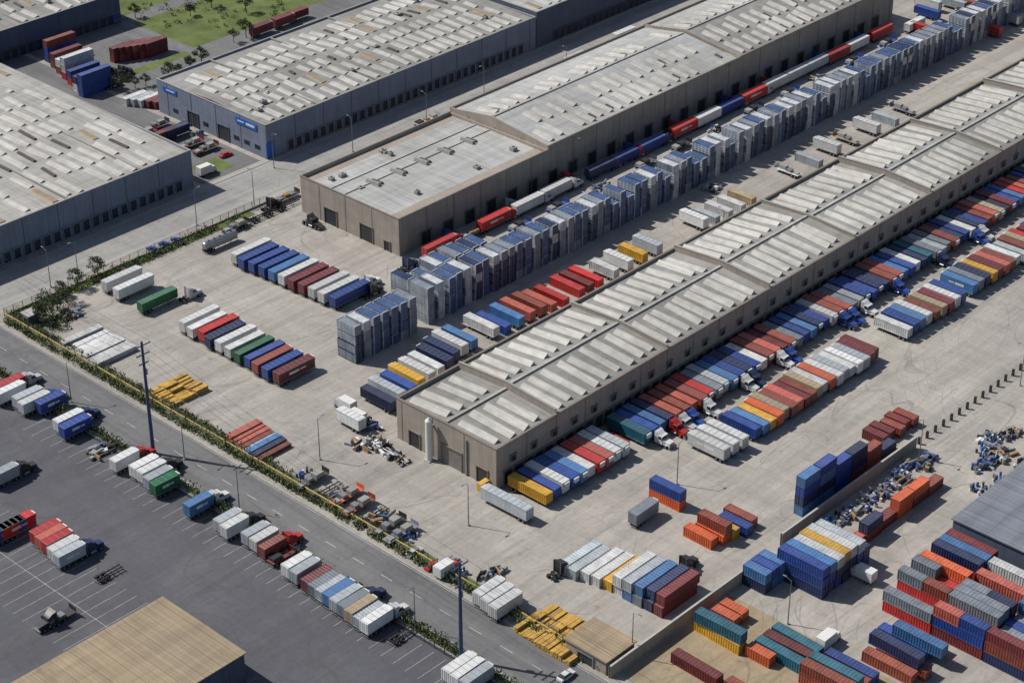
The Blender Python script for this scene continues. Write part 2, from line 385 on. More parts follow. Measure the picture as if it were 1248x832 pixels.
        for k in range(14):
            x,y=r.uniform(-2,2),r.uniform(-1.6,1.6); h=.9
            b.cyl((x,y,0),(x,y,h),.3,.3,10,r.choice(['stblue','steel','markb','dark','mark','stnavy']))
            if r.random()<.3: b.cyl((x,y,h+.01),(x,y,2*h),.3,.3,10,r.choice(['stblue','markb','steel']))
    elif kind=='junk':
        r=random.Random(key[1])
        for k in range(16):
            l=r.uniform(.8,3.2); b.obox(r.uniform(-3,3),r.uniform(-1.5,1.5),l,r.uniform(.15,1.0),r.uniform(0,.4),r.uniform(.5,1.5),r.uniform(-.5,.5)+(0 if r.random()<.6 else 1.57),r.choice(['steel','dark','timber2','slatg','mark','rubber','stgrey','stblue']))
        for k in range(3):
            y=r.uniform(-1.3,1.3); b.cyl((-3,y,.6),(3,y+r.uniform(-.3,.3),.7),.15,.15,8,'steel')
    elif kind=='lumber':
        r=random.Random(key[1])
        for j in range(9):
            y=-5+j*1.15
            for i in range(3):
                x=-6.2+i*4.15; lv=r.randint(2,5)
                for k in range(lv):
                    z=k*.3
                    for q in (.6,2,3.4): b.box(x+q-.05,x+q+.05,y,y+1.0,z,z+.08,'timber2')
                    for m in range(5): b.box(x+r.uniform(0,.15),x+4+r.uniform(-.15,0),y+m*.2+.01,y+m*.2+.19,z+.08,z+.28+r.uniform(-.02,.02),'timber' if r.random()<.85 else 'timber2')
    T[key]=b.mesh('_'.join(str(k) for k in key)); return T[key]
NAMES=dict(con='shipping_container',chcon='container_on_chassis',van='semi_trailer',vanm='semi_trailer',flat='loaded_flatbed_trailer',chassis='trailer_chassis',
 tank='tanker_trailer',tractor='truck_tractor',boxtruck='box_truck',car='parked_car',stack='container_stack',bundle='panel_bundle',drums='drum_cluster',junk='scrap_pile',lumber='lumber_stack')
def put(key,x,y,ax='A',col='W',z=0,jit=.01,flip=False):
    rot=(0 if ax=='A' else math.pi/2)+(math.pi if flip else 0)+RND.uniform(-jit,jit)
    c=C[col] if isinstance(col,str) else col
    k=RND.uniform(.86,1.08); g=sum(c[:3])/3; ds=RND.uniform(.0,.1)
    c=tuple(min(1,max(0,(v*(1-ds)+g*ds)*k)) for v in c[:3])+(1,)
    return add(NAMES[key[0]],tmpl(key),(x,y,z),rot,c)
def cols(s): return s.split()
def row(u0,v0,u1,v1,kind,L,cl,ax,zr=2.0,jit=.25,lev=None):
    cl=cols(cl); n=len(cl); a=P(u0,v0,zr); b=P(u1,v1,zr)
    for i,c in enumerate(cl):
        t=i/max(1,n-1); x=a[0]+(b[0]-a[0])*t; y=a[1]+(b[1]-a[1])*t
        k=kind if isinstance(kind,str) else RND.choice(kind)
        if ax=='A': x+=RND.uniform(-jit,jit)*2
        else: y+=RND.uniform(-jit,jit)*2
        put((k,L),x,y,ax,c)
def one(u,v,key,ax,c,zr=2.0,z=0,flip=False,jit=.02): 
    x,y=P(u,v,zr+z); return put(key,x,y,ax,c,z,jit,flip)
# ------------------------------------------------------------------ GROUND
def sheet(name,mat,x0,x1,y0,y1,z):
    b=MB(); b.face([(x0,y0,z),(x1,y0,z),(x1,y1,z),(x0,y1,z)],mat); return add(name,b.mesh(name))
sheet('ground','yard',-3000,3000,-3000,3000,0)
XL,XR0,XR1,XF=-50.0,-47.2,-34.0,-30.5
sheet('parking_lot_pavement','asph',-900,XL,-900,150,.012)
sheet('road','road',XR0,XR1,-900,150,.012)
b=MB(); b.box(XR1,XF-.4,-300,152,0,.14,'walk'); b.box(XR1-.25,XR1,-300,152,0,.16,'kerb'); add('pavement',b.mesh('pavement'))
b=MB(); b.box(XL+.3,XR0,-300,152,0,.14,'walk'); b.box(XR0,XR0+.25,-300,152,0,.16,'kerb'); b.box(XL,XL+.3,-300,152,0,.16,'kerb'); add('pavement',b.mesh('pavement2'))
sheet('street','street',-900,900,156,173.5,.012)
b=MB(); b.box(-25,330,173.5,173.8,0,.15,'kerb'); b.box(-25,52,173.8,176,0,.14,'walk'); b.box(92,330,173.8,174.6,0,.14,'walk'); add('pavement',b.mesh('pavement3'))
b=MB()
for y in range(-250,150,9): b.box((XR0+XR1)/2-.07,(XR0+XR1)/2+.07,y,y+3.5,.016,.02,'line')
for x in (XR0+.6,XR1-.6): b.box(x-.05,x+.05,-260,150,.016,.02,'line')
add('road_markings',b.mesh('road_markings'))
b=MB()
for x in range(-100,330,9): b.box(x,x+3.5,164.7,164.85,.016,.02,'line')
for y in (157.2,172.4): b.box(-100,330,y,y+.12,.016,.02,'line')
add('street_markings',b.mesh('street_markings'))
b=MB()
for k in range(60):
    y=-110+k*3.6
    b.box(XL-10,XL-1.5,y-.04,y+.04,.016,.02,'line')
for k in range(34):
    y=-10+k*3.6
    b.box(-104,-93,y-.04,y+.04,.016,.02,'line'); b.box(-92.9,-82,y-.04,y+.04,.016,.02,'line')
b.box(-93,-92.9,-12,112,.016,.02,'line')
add('parking_stall_markings',b.mesh('stall'))
b=MB()
for k in range(100):
    x=1.2+k*3.6
    b.box(x-.04,x+.04,-16,-.6,.004,.008,'line')
    if x>40: b.box(x-.04,x+.04,-34,-21,.004,.008,'line')
for k in range(26): b.box(82+k*4,82.08+k*4,-50,-41,.004,.008,'line')
for k in range(16): b.box(-22,-10,72+k*3.6,72.08+k*3.6,.004,.008,'line'); b.box(14,27,72+k*3.6,72.08+k*3.6,.004,.008,'line')
add('yard_markings',b.mesh('yardm'))
sheet('dirt_ground','dirt',-30,6,-140,-64,.012)
sheet('lot_pavement','road',57,80,176,300,.010)
sheet('far_lot_pavement','road',82,400,231,600,.008)
sheet('grass_field','grass',124,230,262,296,.02)
sheet('grass_field','grass',124,330,304,480,.02)
sheet('grass_verge','grass',62,72,179,188,.03)
sheet('grass_verge','grass',100,150,238,246,.03)
sheet('grass_verge','grass',92,120,258,262,.03)
# ------------------------------------------------------------------ BUILDINGS
def ring_walls(b,x0,x1,y0,y1,z0,z1,t,mat):
    b.box(x0,x1,y0,y0+t,z0,z1,mat); b.box(x0,x1,y1-t,y1,z0,z1,mat)
    b.box(x0,x0+t,y0+t,y1-t,z0,z1,mat); b.box(x1-t,x1,y0+t,y1-t,z0,z1,mat)
def slat(b,x,ya,za,yb,zb,w,h,mat,skew=0):
    b.hexa([(x-w/2,ya,za),(x+w/2,ya,za),(x+w/2+skew,yb,zb),(x-w/2+skew,yb,zb),
            (x-w*.32,ya+.15,za+h),(x+w*.32,ya+.15,za+h),(x+w*.32+skew,yb-.15,zb+h),(x-w*.32+skew,yb-.15,zb+h)],mat)
def sawtooth(b,x,ya,za,yb,zb,w,h,skew=0):
    """roof monitor: light sloping sheet with the shade of its +X side painted as a dark face"""
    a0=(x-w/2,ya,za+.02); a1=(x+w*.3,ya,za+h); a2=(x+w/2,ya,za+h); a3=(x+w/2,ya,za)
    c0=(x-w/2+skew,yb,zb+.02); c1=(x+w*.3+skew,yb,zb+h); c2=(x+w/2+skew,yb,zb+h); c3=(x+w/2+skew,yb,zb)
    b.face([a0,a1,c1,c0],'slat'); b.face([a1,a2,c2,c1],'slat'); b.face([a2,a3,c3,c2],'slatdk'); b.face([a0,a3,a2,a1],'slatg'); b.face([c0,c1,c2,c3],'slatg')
def docks(b,x0,x1,y,pitch,w,h,z0=1.0,mat='door',frame='taupe2',skip=lambda i:False):
    n=int((x1-x0)/pitch)
    for i in range(n):
        if skip(i): continue
        x=x0+(i+.5)*pitch
        b.box(x-w/2,x+w/2,y-.04,y,z0,z0+h,mat)
        b.box(x-w/2-.25,x-w/2,y-.3,y,z0-.2,z0+h,frame); b.box(x+w/2,x+w/2+.25,y-.3,y,z0-.2,z0+h,frame)
        b.box(x-w/2-.35,x+w/2+.35,y-.45,y,z0+h,z0+h+.25,frame)
        b.box(x-w/2,x+w/2,y-.25,y,z0-.35,z0-.05,'rubber')
        for k in (1,2,3): b.box(x-w/2,x+w/2,y-.055,y-.04,z0+h*k/4-.03,z0+h*k/4+.03,'dark')
def docks_front(b,ys,x,w,h,z0,mat,frame):
    for y in ys:
        b.box(x-.04,x,y-w/2,y+w/2,z0,z0+h,mat)
        b.box(x-.25,x,y-w/2-.25,y-w/2,z0,z0+h,frame); b.box(x-.25,x,y+w/2,y+w/2+.25,z0,z0+h,frame); b.box(x-.3,x,y-w/2-.3,y+w/2+.3,z0+h,z0+h+.3,frame)
        for k in range(1,6): b.box(x-.055,x-.04,y-w/2,y+w/2,z0+h*k/6-.03,z0+h*k/6+.03,'dark')
def panels(b,x0,x1,y0,y1,h,mat,step=9.0):
    x=x0+step
    while x<x1-1: b.box(x-.12,x+.12,y0-.06,y0,.05,h,mat); x+=step
    y=y0+step
    while y<y1-1: b.box(x0-.06,x0,y-.12,y+.12,.05,h,mat); y+=step
def rooftop_unit(b,x,y,z,r):
    w,d,h=r.uniform(1.2,2.4),r.uniform(1,1.8),r.uniform(.7,1.3)
    b.box(x-w/2,x+w/2,y-d/2,y+d/2,z-.2,z+h,'slatg'); b.cyl((x,y,z+h),(x,y,z+h+.15),.4,.4,10,'slatdk')
def warehouse1():
    e=empty('long_warehouse',(0,0,0)); Y0,Y1=0.0,33.0; X1=420
    bays=[0,21,62.6,105,144,182,220,262,305,350,420]; h=10.6
    b=MB(); b.box(0,X1,Y0,Y1,0,h-.4,'taupe'); 
    ring_walls(b,0,X1,Y0,Y1,h-.4,h+.8,.45,'taupe'); panels(b,0,X1,Y0,Y1,h+.5,'taupe2',10.4)
    b.box(-.12,X1,Y0-.12,Y0+.5,h+.8,h+.95,'taupe2'); b.box(-.12,X1,Y1-.5,Y1+.12,h+.8,h+.95,'taupe2'); b.box(-.12,.5,Y0+.5,Y1-.5,h+.8,h+.95,'taupe2')
    add('walls',b.mesh('w1_walls'),parent=e)
    b=MB(); mid=(Y0+Y1)/2; s=MB()
    for i,(xa,xb) in enumerate(zip(bays,bays[1:])):
        up=[0,.7,.3,.8,.2,.7,.3,.7,.3,.5][i]; zr=h+.9+up; ze=h-.1+up*.6
        b.face([(xa+.3,Y0+.45,ze),(xb-.1,Y0+.45,ze),(xb-.1,mid,zr),(xa+.3,mid,zr)],'roofA')
        b.face([(xa+.3,mid,zr),(xb-.1,mid,zr),(xb-.1,Y1-.45,ze),(xa+.3,Y1-.45,ze)],'roofA')
        for (ya,yb,za,zb) in ((Y0+.45,mid,ze+1.5,zr+1.3),(mid,Y1-.45,zr+1.3,ze+1.5)):
            if i: b.hexa([(xa-.1,ya,h-.4),(xa+.3,ya,h-.4),(xa+.3,yb,h-.4),(xa-.1,yb,h-.4),(xa-.1,ya,za),(xa+.3,ya,za),(xa+.3,yb,zb),(xa-.1,yb,zb)],'taupe')
            if i: b.hexa([(xa-.2,ya,za),(xa+.45,ya,za),(xa+.45,yb,zb),(xa-.2,yb,zb),(xa-.2,ya,za+.12),(xa+.45,ya,za+.12),(xa+.45,yb,zb+.12),(xa-.2,yb,zb+.12)],'slatg')
        b.box(xa+.5,xb-.2,mid-.35,mid+.35,zr-.1,zr+.4,'slat')
        r=random.Random(i)
        x=xa+3.0; sl=(zr-ze)/(mid-Y0-.45)
        z=lambda y: (ze+(y-Y0-.45)*sl if y<mid else ze+(Y1-.45-y)*sl)+.01
        while x<xb-2:
            for side in (0,1):
                l0=1.5+r.uniform(0,1.4); l1=mid-Y0-1.4-r.uniform(0,1.3)
                if side==0: ya,yb=Y0+l0,Y0+l1
                else: ya,yb=Y1-l1,Y1-l0
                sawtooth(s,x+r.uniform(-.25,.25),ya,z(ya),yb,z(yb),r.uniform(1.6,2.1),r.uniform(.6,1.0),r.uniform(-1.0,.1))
            x+=r.choice([3.9,4.3,4.7])
    add('roof',b.mesh('w1_roof'),parent=e); add('roof_monitors',s.mesh('w1_slats'),parent=e)
    b=MB(); docks(b,2,X1-2,Y0,3.6,2.7,3.2,1.1); docks(b,2,X1-2,Y0,7.2,1.6,1.3,6.2,'door','taupe2'); docks_front(b,[14.5],0,6.5,5.2,.05,'doorlt','taupe2'); docks_front(b,[27,4.5],0,3.4,4.2,.05,'door','taupe2')
    add('dock_doors',b.mesh('w1_docks'),parent=e)
    b=MB(); b.cyl((-1.6,20.5,0),(-1.6,20.5,11.2),.85,.85,16,'mark'); b.cyl((-1.6,20.5,11.2),(-1.6,20.5,11.9),.85,.2,16,'mark'); b.box(-1.7,0,20.2,20.8,9,9.4,'steel')
    b.box(-2.6,-.6,19.5,21.5,0,.3,'kerb'); add('exhaust_duct',b.mesh('duct'),parent=e)
    b=MB(); b.box(-3,-.1,2.0,3.4,0,2.2,'timber'); b.box(-.35,0,9.3,9.7,0,10,'steel'); add('utility_cabinet',b.mesh('cab'),parent=e)
warehouse1()
def warehouse2():
    e=empty('mid_warehouse'); X0,X1,Y0,Y1=65.6,312,99.6,140.7
    secs=[(65.6,128,11.6,0),(128,222,12.8,2.6),(222,312,13.0,3.0)]
    for si,(xa,xb,h,g) in enumerate(secs):
        b=MB(); b.box(xa,xb,Y0,Y1,0,h-1.0,'taupe'); ring_walls(b,xa,xb,Y0,Y1,h-1.0,h,.45,'taupe'); panels(b,xa,xb,Y0,Y1,h-.4,'taupe2',11)
        mid=(Y0+Y1)/2+3
        if g:
            b.hexa([(xa,Y0+.02,h),(xa+.5,Y0+.02,h),(xa+.5,mid,h),(xa,mid,h),(xa,Y0+.02,h+.05),(xa+.5,Y0+.02,h+.05),(xa+.5,mid,h+g),(xa,mid,h+g)],'taupe')
            b.hexa([(xa,mid,h),(xa+.5,mid,h),(xa+.5,Y1-.02,h),(xa,Y1-.02,h),(xa,mid,h+g),(xa+.5,mid,h+g),(xa+.5,Y1-.02,h+.05),(xa,Y1-.02,h+.05)],'taupe')
        for yy in (Y0-.1,Y1-.4): b.box(xa-.1,xb,yy,yy+.5,h,h+.16,'taupe2')
        if not g: b.box(xa-.1,xa+.4,Y0+.4,Y1-.4,h,h+.16,'taupe2')
        add('walls',b.mesh('w2_walls'),parent=e)
        b=MB(); s=MB(); zr=h-.2+g*.95 if g else h-.6; ze=h-.5 if g else h-1.1
        b.face([(xa+.45,Y0+.45,ze),(xb-.45,Y0+.45,ze),(xb-.45,mid,zr),(xa+.45,mid,zr)],'roofB' if si<2 else 'roofA')
        b.face([(xa+.45,mid,zr),(xb-.45,mid,zr),(xb-.45,Y1-.45,ze),(xa+.45,Y1-.45,ze)],'roofB')
        sl=(zr-ze)/(mid-Y0-.45); sr=(zr-ze)/(Y1-.45-mid)
        z=lambda y:(ze+(y-Y0-.45)*sl if y<mid else ze+(Y1-.45-y)*sr)+.01
        r=random.Random(si+40)
        if si==0:
            b.box(xa+.6,xb-.6,mid+5.7,mid+6.1,z(mid+6),z(mid+6)+.3,'slat')
            b.box(xa+.6,xb-.6,mid-.2,mid+.2,z(mid)-.05,z(mid)+.25,'slat')
            for k in range(5):
                x=xa+12+k*9.8
                slat(s,x,mid-3.5,z(mid-3.5),mid+1.5,z(mid+1.5),1.3,1.0,'slatg',-.4)
                slat(s,x+1.5,mid-3.2,z(mid-3.2),mid+1,z(mid+1),1.0,.6,'slatdk',-.4)
            for k in range(9): rooftop_unit(s,r.uniform(xa+4,xb-4),r.uniform(Y0+4,Y1-4),z(Y0+4),r)
        else:
            rows=[Y0+2.5,Y0+12,mid+1.2]
            for ri,yb in enumerate(rows):
                x=xa+4
                while x<xb-4:
                    ln=8.0+r.uniform(-1.8,.8)
                    ya=yb+r.uniform(-.6,.6); ye=min(ya+ln,Y1-1.2)
                    if ya<mid<ye: ye=mid-.3
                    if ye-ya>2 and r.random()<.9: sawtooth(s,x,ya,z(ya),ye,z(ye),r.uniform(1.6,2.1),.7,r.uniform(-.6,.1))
                    if r.random()<.2: slat(s,x+2,ya+1,z(ya+1),ya+4,z(ya+4),1,.4,'slatdk')
                    x+=r.choice([5.2,5.8,4.6]) if ri%2 else r.choice([4.4,5.0])
            b.box(xa+1,xb-1,mid-.4,mid+.4,zr-.1,zr+.3,'slat')
        add('roof',b.mesh('w2_roof'),parent=e); add('roof_vents',s.mesh('w2_vents'),parent=e)
    b=MB(); docks(b,X0+6,X1-6,Y0,9.0,3.6,4.0,.3,'door','taupe2'); docks_front(b,[113,128],X0,5,5,.05,'door','taupe2'); docks_front(b,[104.5],X0,2.2,3,.05,'door','taupe2')
    add('dock_doors',b.mesh('w2_docks'),parent=e)
warehouse2()
def big_grey(name,x0,x1,y0,y1,h,wall,roof,seed,dock_y=True,dens=1.0,sign=False,tan=.08,bandw=9.2):
    e=empty(name); b=MB(); b.box(x0,x1,y0,y1,0,h-1,wall); ring_walls(b,x0,x1,y0,y1,h-1,h,.5,wall); panels(b,x0,x1,y0,y1,h-.3,'greywall2' if wall=='greywall' else wall,12)
    for yy in (y0-.1,y1-.45): b.box(x0-.1,x1+.1,yy,yy+.55,h,h+.15,'slatg')
    for xx in (x0-.1,x1-.45): b.box(xx,xx+.55,y0+.45,y1-.45,h,h+.15,'slatg')
    add('walls',b.mesh(name+'_walls'),parent=e)
    b=MB(); s=MB(); mid=(y0+y1)/2; zr=h+.5; ze=h-.6
    b.face([(x0+.5,y0+.5,ze),(x1-.5,y0+.5,ze),(x1-.5,mid,zr),(x0+.5,mid,zr)],roof); b.face([(x0+.5,mid,zr),(x1-.5,mid,zr),(x1-.5,y1-.5,ze),(x0+.5,y1-.5,ze)],roof)
    sl=(zr-ze)/(mid-y0-.5); z=lambda y:(ze+(y-y0-.5)*sl if y<mid else ze+(y1-.5-y)*sl)+.01
    r=random.Random(seed); y=y0+2.5
    while y<y1-bandw:
        x=x0+4+r.uniform(0,3)
        while x<x1-4:
            if r.random()<dens:
                ya=y+r.uniform(-.6,.6); ln=r.uniform(bandw*.72,bandw*.92); ye=ya+ln
                if ya<mid<ye: ye=mid-.2
                if ye-ya>2:
                    q=r.random()
                    if q<tan: slat(s,x,ya,z(ya),ye,z(ye),2.4,.25,'slattan',r.uniform(-.5,.5))
                    elif q<tan+.1: slat(s,x,ya+1,z(ya+1),ye-1,z(ye-1),1.2,.5,'slatdk',r.uniform(-.5,.5))
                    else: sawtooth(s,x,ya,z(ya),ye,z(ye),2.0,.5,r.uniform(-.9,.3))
            x+=r.uniform(3.7,5.2)
        y+=bandw
    k=x0+22
    while k<x1-5: b.box(k-.2,k+.2,y0+.6,mid-.1,h-.3,h+.25,'slatg'); b.box(k-.2,k+.2,mid+.1,y1-.6,h-.3,h+.25,'slatg'); k+=26
    for k in range(10): rooftop_unit(s,r.uniform(x0+5,x1-5),r.uniform(y0+4,y1-4),h-.1,r)
    add('roof',b.mesh(name+'_roof'),parent=e); add('roof_vents',s.mesh(name+'_vents'),parent=e)
    b=MB()
    if dock_y: docks(b,x0+8,x1-3,y0,3.4,2.2,2.8,.9,'door',wall)
    docks_front(b,[mid-6,mid+9],x0,5,5,.05,'door','greywall2')
    for q in range(int((y1-y0)/5)-1):
        yy=y0+3+q*5
        if abs(yy-mid+6)>5 and abs(yy-mid-9)>5: b.box(x0-.06,x0,yy,yy+2.6,2.2,3.6,'glass')
    add('doors_and_windows',b.mesh(name+'_doors'),parent=e)
    if sign:
        b=MB(); b.box(x0-.2,x0,y0+4,y0+14,h-3.2,h-1.0,'markb'); b.box(x0-.24,x0-.2,y0+5,y0+9,h-2.5,h-1.7,'mark'); b.box(x0-.24,x0-.2,y0+10,y0+13,h-2.3,h-1.9,'mark')
        b.box(x0-.2,x0,y1-10,y1-3,h-3.0,h-1.4,'markb'); b.box(x0-.24,x0-.2,y1-9,y1-5,h-2.4,h-2.0,'mark')
        b.box(x0-.24,x0+3,y0-.24,y0-.0,h-11,h-6.0,'markb')
        add('blue_sign_panels',b.mesh('signs'),parent=e)
    return e
big_grey('grey_warehouse',82,205,175,228,11.5,'greywall','roofA',3,sign=True)
big_grey('grey_warehouse',205.5,330,175,228,13,'greywall2','roofB',4)
big_grey('grey_warehouse',-90,54.5,177,330,12.0,'greywall','roofC',5,dens=.8,tan=.1,bandw=12)
big_grey('grey_warehouse',60,122,300,360,11,'greywall2','roofA',6,dens=.7)
def small_building(name,x0,x1,y0,y1,h,wall,roof,doors=True):
    e=empty(name); b=MB(); b.box(x0,x1,y0,y1,0,h,wall); add('walls',b.mesh(name+'w'),parent=e)
    b=MB(); n=int((x1-x0+.8)/.9)
    b.box(x0-.4,x1+.4,y0-.4,y1+.4,h,h+.25,roof)
    for i in range(n): x=x0-.4+i*.9; b.box(x,x+.1,y0-.38,y1+.38,h+.25,h+.33,roof)
    add('roof',b.mesh(name+'r'),parent=e)
    b=MB(); docks_front(b,[(y0+y1)/2],x0,min(4,(y1-y0)*.5),min(3,h*.7),.05,'door','steel')
    docks(b,x0+1,x1-1,y0,5,2,min(2.6,h*.6),.1,'door','steel'); add('doors',b.mesh(name+'d'),parent=e)
a=P(200,728,7); bb=P(295,797,7)
small_building('tan_roof_shed',a[0]-42,(a[0]+bb[0])/2,bb[1],a[1],7,'greywall2','roofT')
small_building('blue_grey_depot',52,120,-135,-90,8.6,'greywall2','roofG')
small_building('gatehouse',-33,-24,-62,-51,3.6,'taupe','roofT')
small_building('yard_office',-29,-26,143,146,3,'greywall2','roofB')
b=MB(); b.box(-33,20,-63.4,-63.0,0,3.2,'concwall'); b.box(-33,20,-63.45,-62.95,3.2,3.35,'kerb')
for x in range(-33,20,6): b.box(x-.2,x+.2,-63.0,-62.85,0,3.2,'taupe2')
add('concrete_boundary_wall',b.mesh('cwall1'))
b=MB(); b.box(28,82,-61.6,-61.2,0,3.2,'concwall'); b.box(28,82,-61.65,-61.15,3.2,3.35,'kerb')
for x in range(28,82,6): b.box(x-.2,x+.2,-61.2,-61.05,0,3.2,'taupe2')
add('concrete_boundary_wall',b.mesh('cwall2'))
def fence(name,p0,p1,h=2.4,step=3.0,plinth=.5,n=7,mat='lampmetal',pw=.06,cap=None):
    b=MB(); L=math.hypot(p1[0]-p0[0],p1[1]-p0[1]); ang=math.atan2(p1[1]-p0[1],p1[0]-p0[0]); k=int(L/step)
    for i in range(k+1): b.box(i*step-pw,i*step+pw,-pw,pw,0,h+.1,mat)
    for j in range(n): z=plinth+.1+(h-plinth-.1)*j/(n-1); b.box(0,L,-.02,.02,z,z+.03,mat)
    if plinth: b.box(0,L,-.15,.15,0,plinth,'concwall')
    if cap: b.box(0,L,-.22,.22,plinth,plinth+.14,cap)
    return add(name,b.mesh(name),(p0[0],p0[1],0),ang)
fence('yard_fence',(XF,-62),(XF,152),h=2.6,plinth=1.2,mat='dark',cap='yellowcap')
fence('yard_fence',(XF,152.5),(62,152.5),plinth=.6,mat='dark')
fence('lot_fence',(XL-.6,-120),(XL-.6,150),h=2.0,plinth=.0,mat='dark')
fence('depot_fence',(84,-61),(260,-61),h=1.8,step=3.6,plinth=.0,n=3,mat='dark',pw=.28)
def leaves(b,cx,cy,cz,rx,ry,rz,n,r,size=.35,yel=.6):
    for _ in range(n):
        while True:
            x,y,z=r.uniform(-1,1),r.uniform(-1,1),r.uniform(-1,1)
            if x*x+y*y+z*z<1: break
        c=Vector((cx+x*rx,cy+y*ry,cz+z*rz)); a=Vector((r.gauss(0,1),r.gauss(0,1),r.gauss(0,1))).normalized(); o=a.orthogonal().normalized()*size*r.uniform(.5,1.2); q=a.cross(o)*.7
        b.face([tuple(c-o),tuple(c-q*.6),tuple(c+o),tuple(c+q*.6)],'leaf' if r.random()<yel else 'leaf2')
def hedge(name,p0,p1,w,h,r,dens=14,gap=.35,yel=.6):
    b=MB(); L=math.hypot(p1[0]-p0[0],p1[1]-p0[1]); t=0
    while t<L:
        f=t/L; x=p0[0]+(p1[0]-p0[0])*f; y=p0[1]+(p1[1]-p0[1])*f
        g=gap+.3*math.sin(t*.11)+.15*math.sin(t*.37)
        if r.random()>g:
            s=r.uniform(.6,1.25); leaves(b,x+r.uniform(-.3,.3),y+r.uniform(-.3,.3),h*s*.5,w*.5*s+.3,w*.5*s+.3,h*s*.55,dens,r,.4,yel)
            b.cyl((x,y,0),(x,y,h*s*.5),.05,.03,5,'bark',False)
        t+=.65
    return add(name,b.mesh(name))
r=random.Random(77)
hedge('hedge',(XF-1.5,-60),(XF-1.5,150),1.9,1.9,r,34,.05,.55)
hedge('hedge',(XL+1.4,-70),(XL+1.4,140),2.1,2.2,r,32,.12,.3)
hedge('hedge',(XF+1,150.4),(50,150.4),2.0,2.1,r,30,.12,.35)
hedge('hedge',(XF+1.8,40),(XF+1.8,150),1.8,1.6,r,24,.15,.7)
sheet('grass_verge','grass',XF-.38,XF+2.0,-60,151,.145)
sheet('grass_verge','grass',XF,55,149.2,152.2,.06)
sheet('grass_verge','grass',XL+.5,XL+2.2,-80,146,.15)
def tree_mesh(seed,h):
    r=random.Random(seed); b=MB(); b.cyl((0,0,0),(0,0,h*.45),.22,.13,7,'bark')
    for k in range(7):
        an=k*.9+r.uniform(-.3,.3); d=h*r.uniform(.18,.32); z0=h*r.uniform(.3,.45); z1=h*r.uniform(.55,.85)
        e=(math.cos(an)*d,math.sin(an)*d,z1); b.cyl((0,0,z0),e,.1,.04,5,'bark')
        leaves(b,*e,h*.16,h*.16,h*.13,110,r,.34,.25)
    leaves(b,0,0,h*.85,h*.14,h*.14,h*.14,110,r,.34,.25)
    return b.mesh('tree')
TM=[tree_mesh(i,6+i) for i in range(3)]
def tree(u,v,s=1.0):
    x,y=P(u,v); add('tree',r.choice(TM),(x,y,0),r.uniform(0,6),scale=(s,s,s))
for u,v in ((150,112),(165,108),(178,105),(206,98),(218,92),(232,86),(246,80),(285,52),(300,46),(165,22),(232,20),(258,10),(300,16),(64,385),(75,362),(95,352),(120,340),(58,398),(70,378),(82,370),(50,392)):
    tree(u,v,r.uniform(.6,1.0))
bm=MB()
for k in range(50):
    u,v=r.uniform(150,345),r.uniform(2,34); x,y=P(u,v); leaves(bm,x,y,.5,r.uniform(.6,1.8),r.uniform(.6,1.8),.7,18,r,.45,.4)
for k in range(90):
    u=r.uniform(45,85);v=r.uniform(355,404); x,y=P(u,v); leaves(bm,x,y,.5,r.uniform(.6,1.6),r.uniform(.6,1.6),1.0,24,r,.38,.5)
for k in range(60):
    x,y=r.uniform(100,150),r.uniform(238,246); leaves(bm,x,y,.5,r.uniform(.6,1.5),r.uniform(.6,1.5),.9,18,r,.4,.5)
add('bushes',bm.mesh('bushes'))
poles=[]
def power_pole(u,v,h):
    x,y=P(u,v); b=MB(); b.cyl((0,0,0),(0,0,h),.5,.3,10,'polewood')
    for z,w in ((h-1.2,2.4),(h-3.6,1.9),(h-6.0,1.4)):
        b.box(-w,w,-.12,.12,z,z+.22,'polewood')
        for yy in (-w+.15,-w*.5,w*.5,w-.15): b.cyl((yy,0,z+.22),(yy,0,z+.6),.09,.05,6,'steel')
    b.cyl((.5,0,h-9),(.5,0,h-7.5),.3,.3,8,'steel')
    add('power_pole',b.mesh('power_pole'),(x,y,0)); poles.append((x,y,h))
power_pole(187,552,31); power_pole(562,803,25)
b=MB(); p1,p2=poles; dx=(p2[0]-p1[0]);dy=(p2[1]-p1[1])
ends=[(p1[0]-dx,p1[1]-dy,30)]+poles+[(p2[0]+dx,p2[1]+dy,25)]
for A,Bq in zip(ends,ends[1:]):
    for dz,ws in ((.6,(-2.25,2.25)),(3.0,(-1.75,1.75))):
        for w_ in ws:
            prev=None
            for k in range(13):
                t=k/12; q=(A[0]+(Bq[0]-A[0])*t+w_,A[1]+(Bq[1]-A[1])*t,A[2]+(Bq[2]-A[2])*t-dz-2.6*4*t*(1-t)*.6)
                if prev: b.cyl(prev,q,.025,.025,4,'dark',False)
                prev=q
add('power_lines',b.mesh('power_lines'))
lb=MB(); lb.cyl((0,0,0),(0,0,11.5),.14,.08,8,'lampmetal'); lb.cyl((0,0,11.4),(1.6,0,11.9),.06,.05,6,'lampmetal'); lb.box(1.3,2.2,-.17,.17,11.82,11.95,'steel'); lb.box(1.4,2.1,-.12,.12,11.78,11.82,'mark'); lb.cyl((0,0,0),(0,0,.5),.3,.3,8,'kerb')
LM=lb.mesh('street_lamp')
for u,v in ((87,490),(292,622),(506,768),(571,640),(825,590),(1243,470),(310,252),(334,205),(240,275),(62,350),(700,210),(390,560),(96,340),(770,800),(960,760),(520,155),(430,185),(590,120),(1120,560),(1010,250),(880,300),(225,560),(690,95)):
    x,y=P(u,v); add('street_lamp',LM,(x,y,0),r.choice([0,math.pi/2,math.pi,-math.pi/2]))
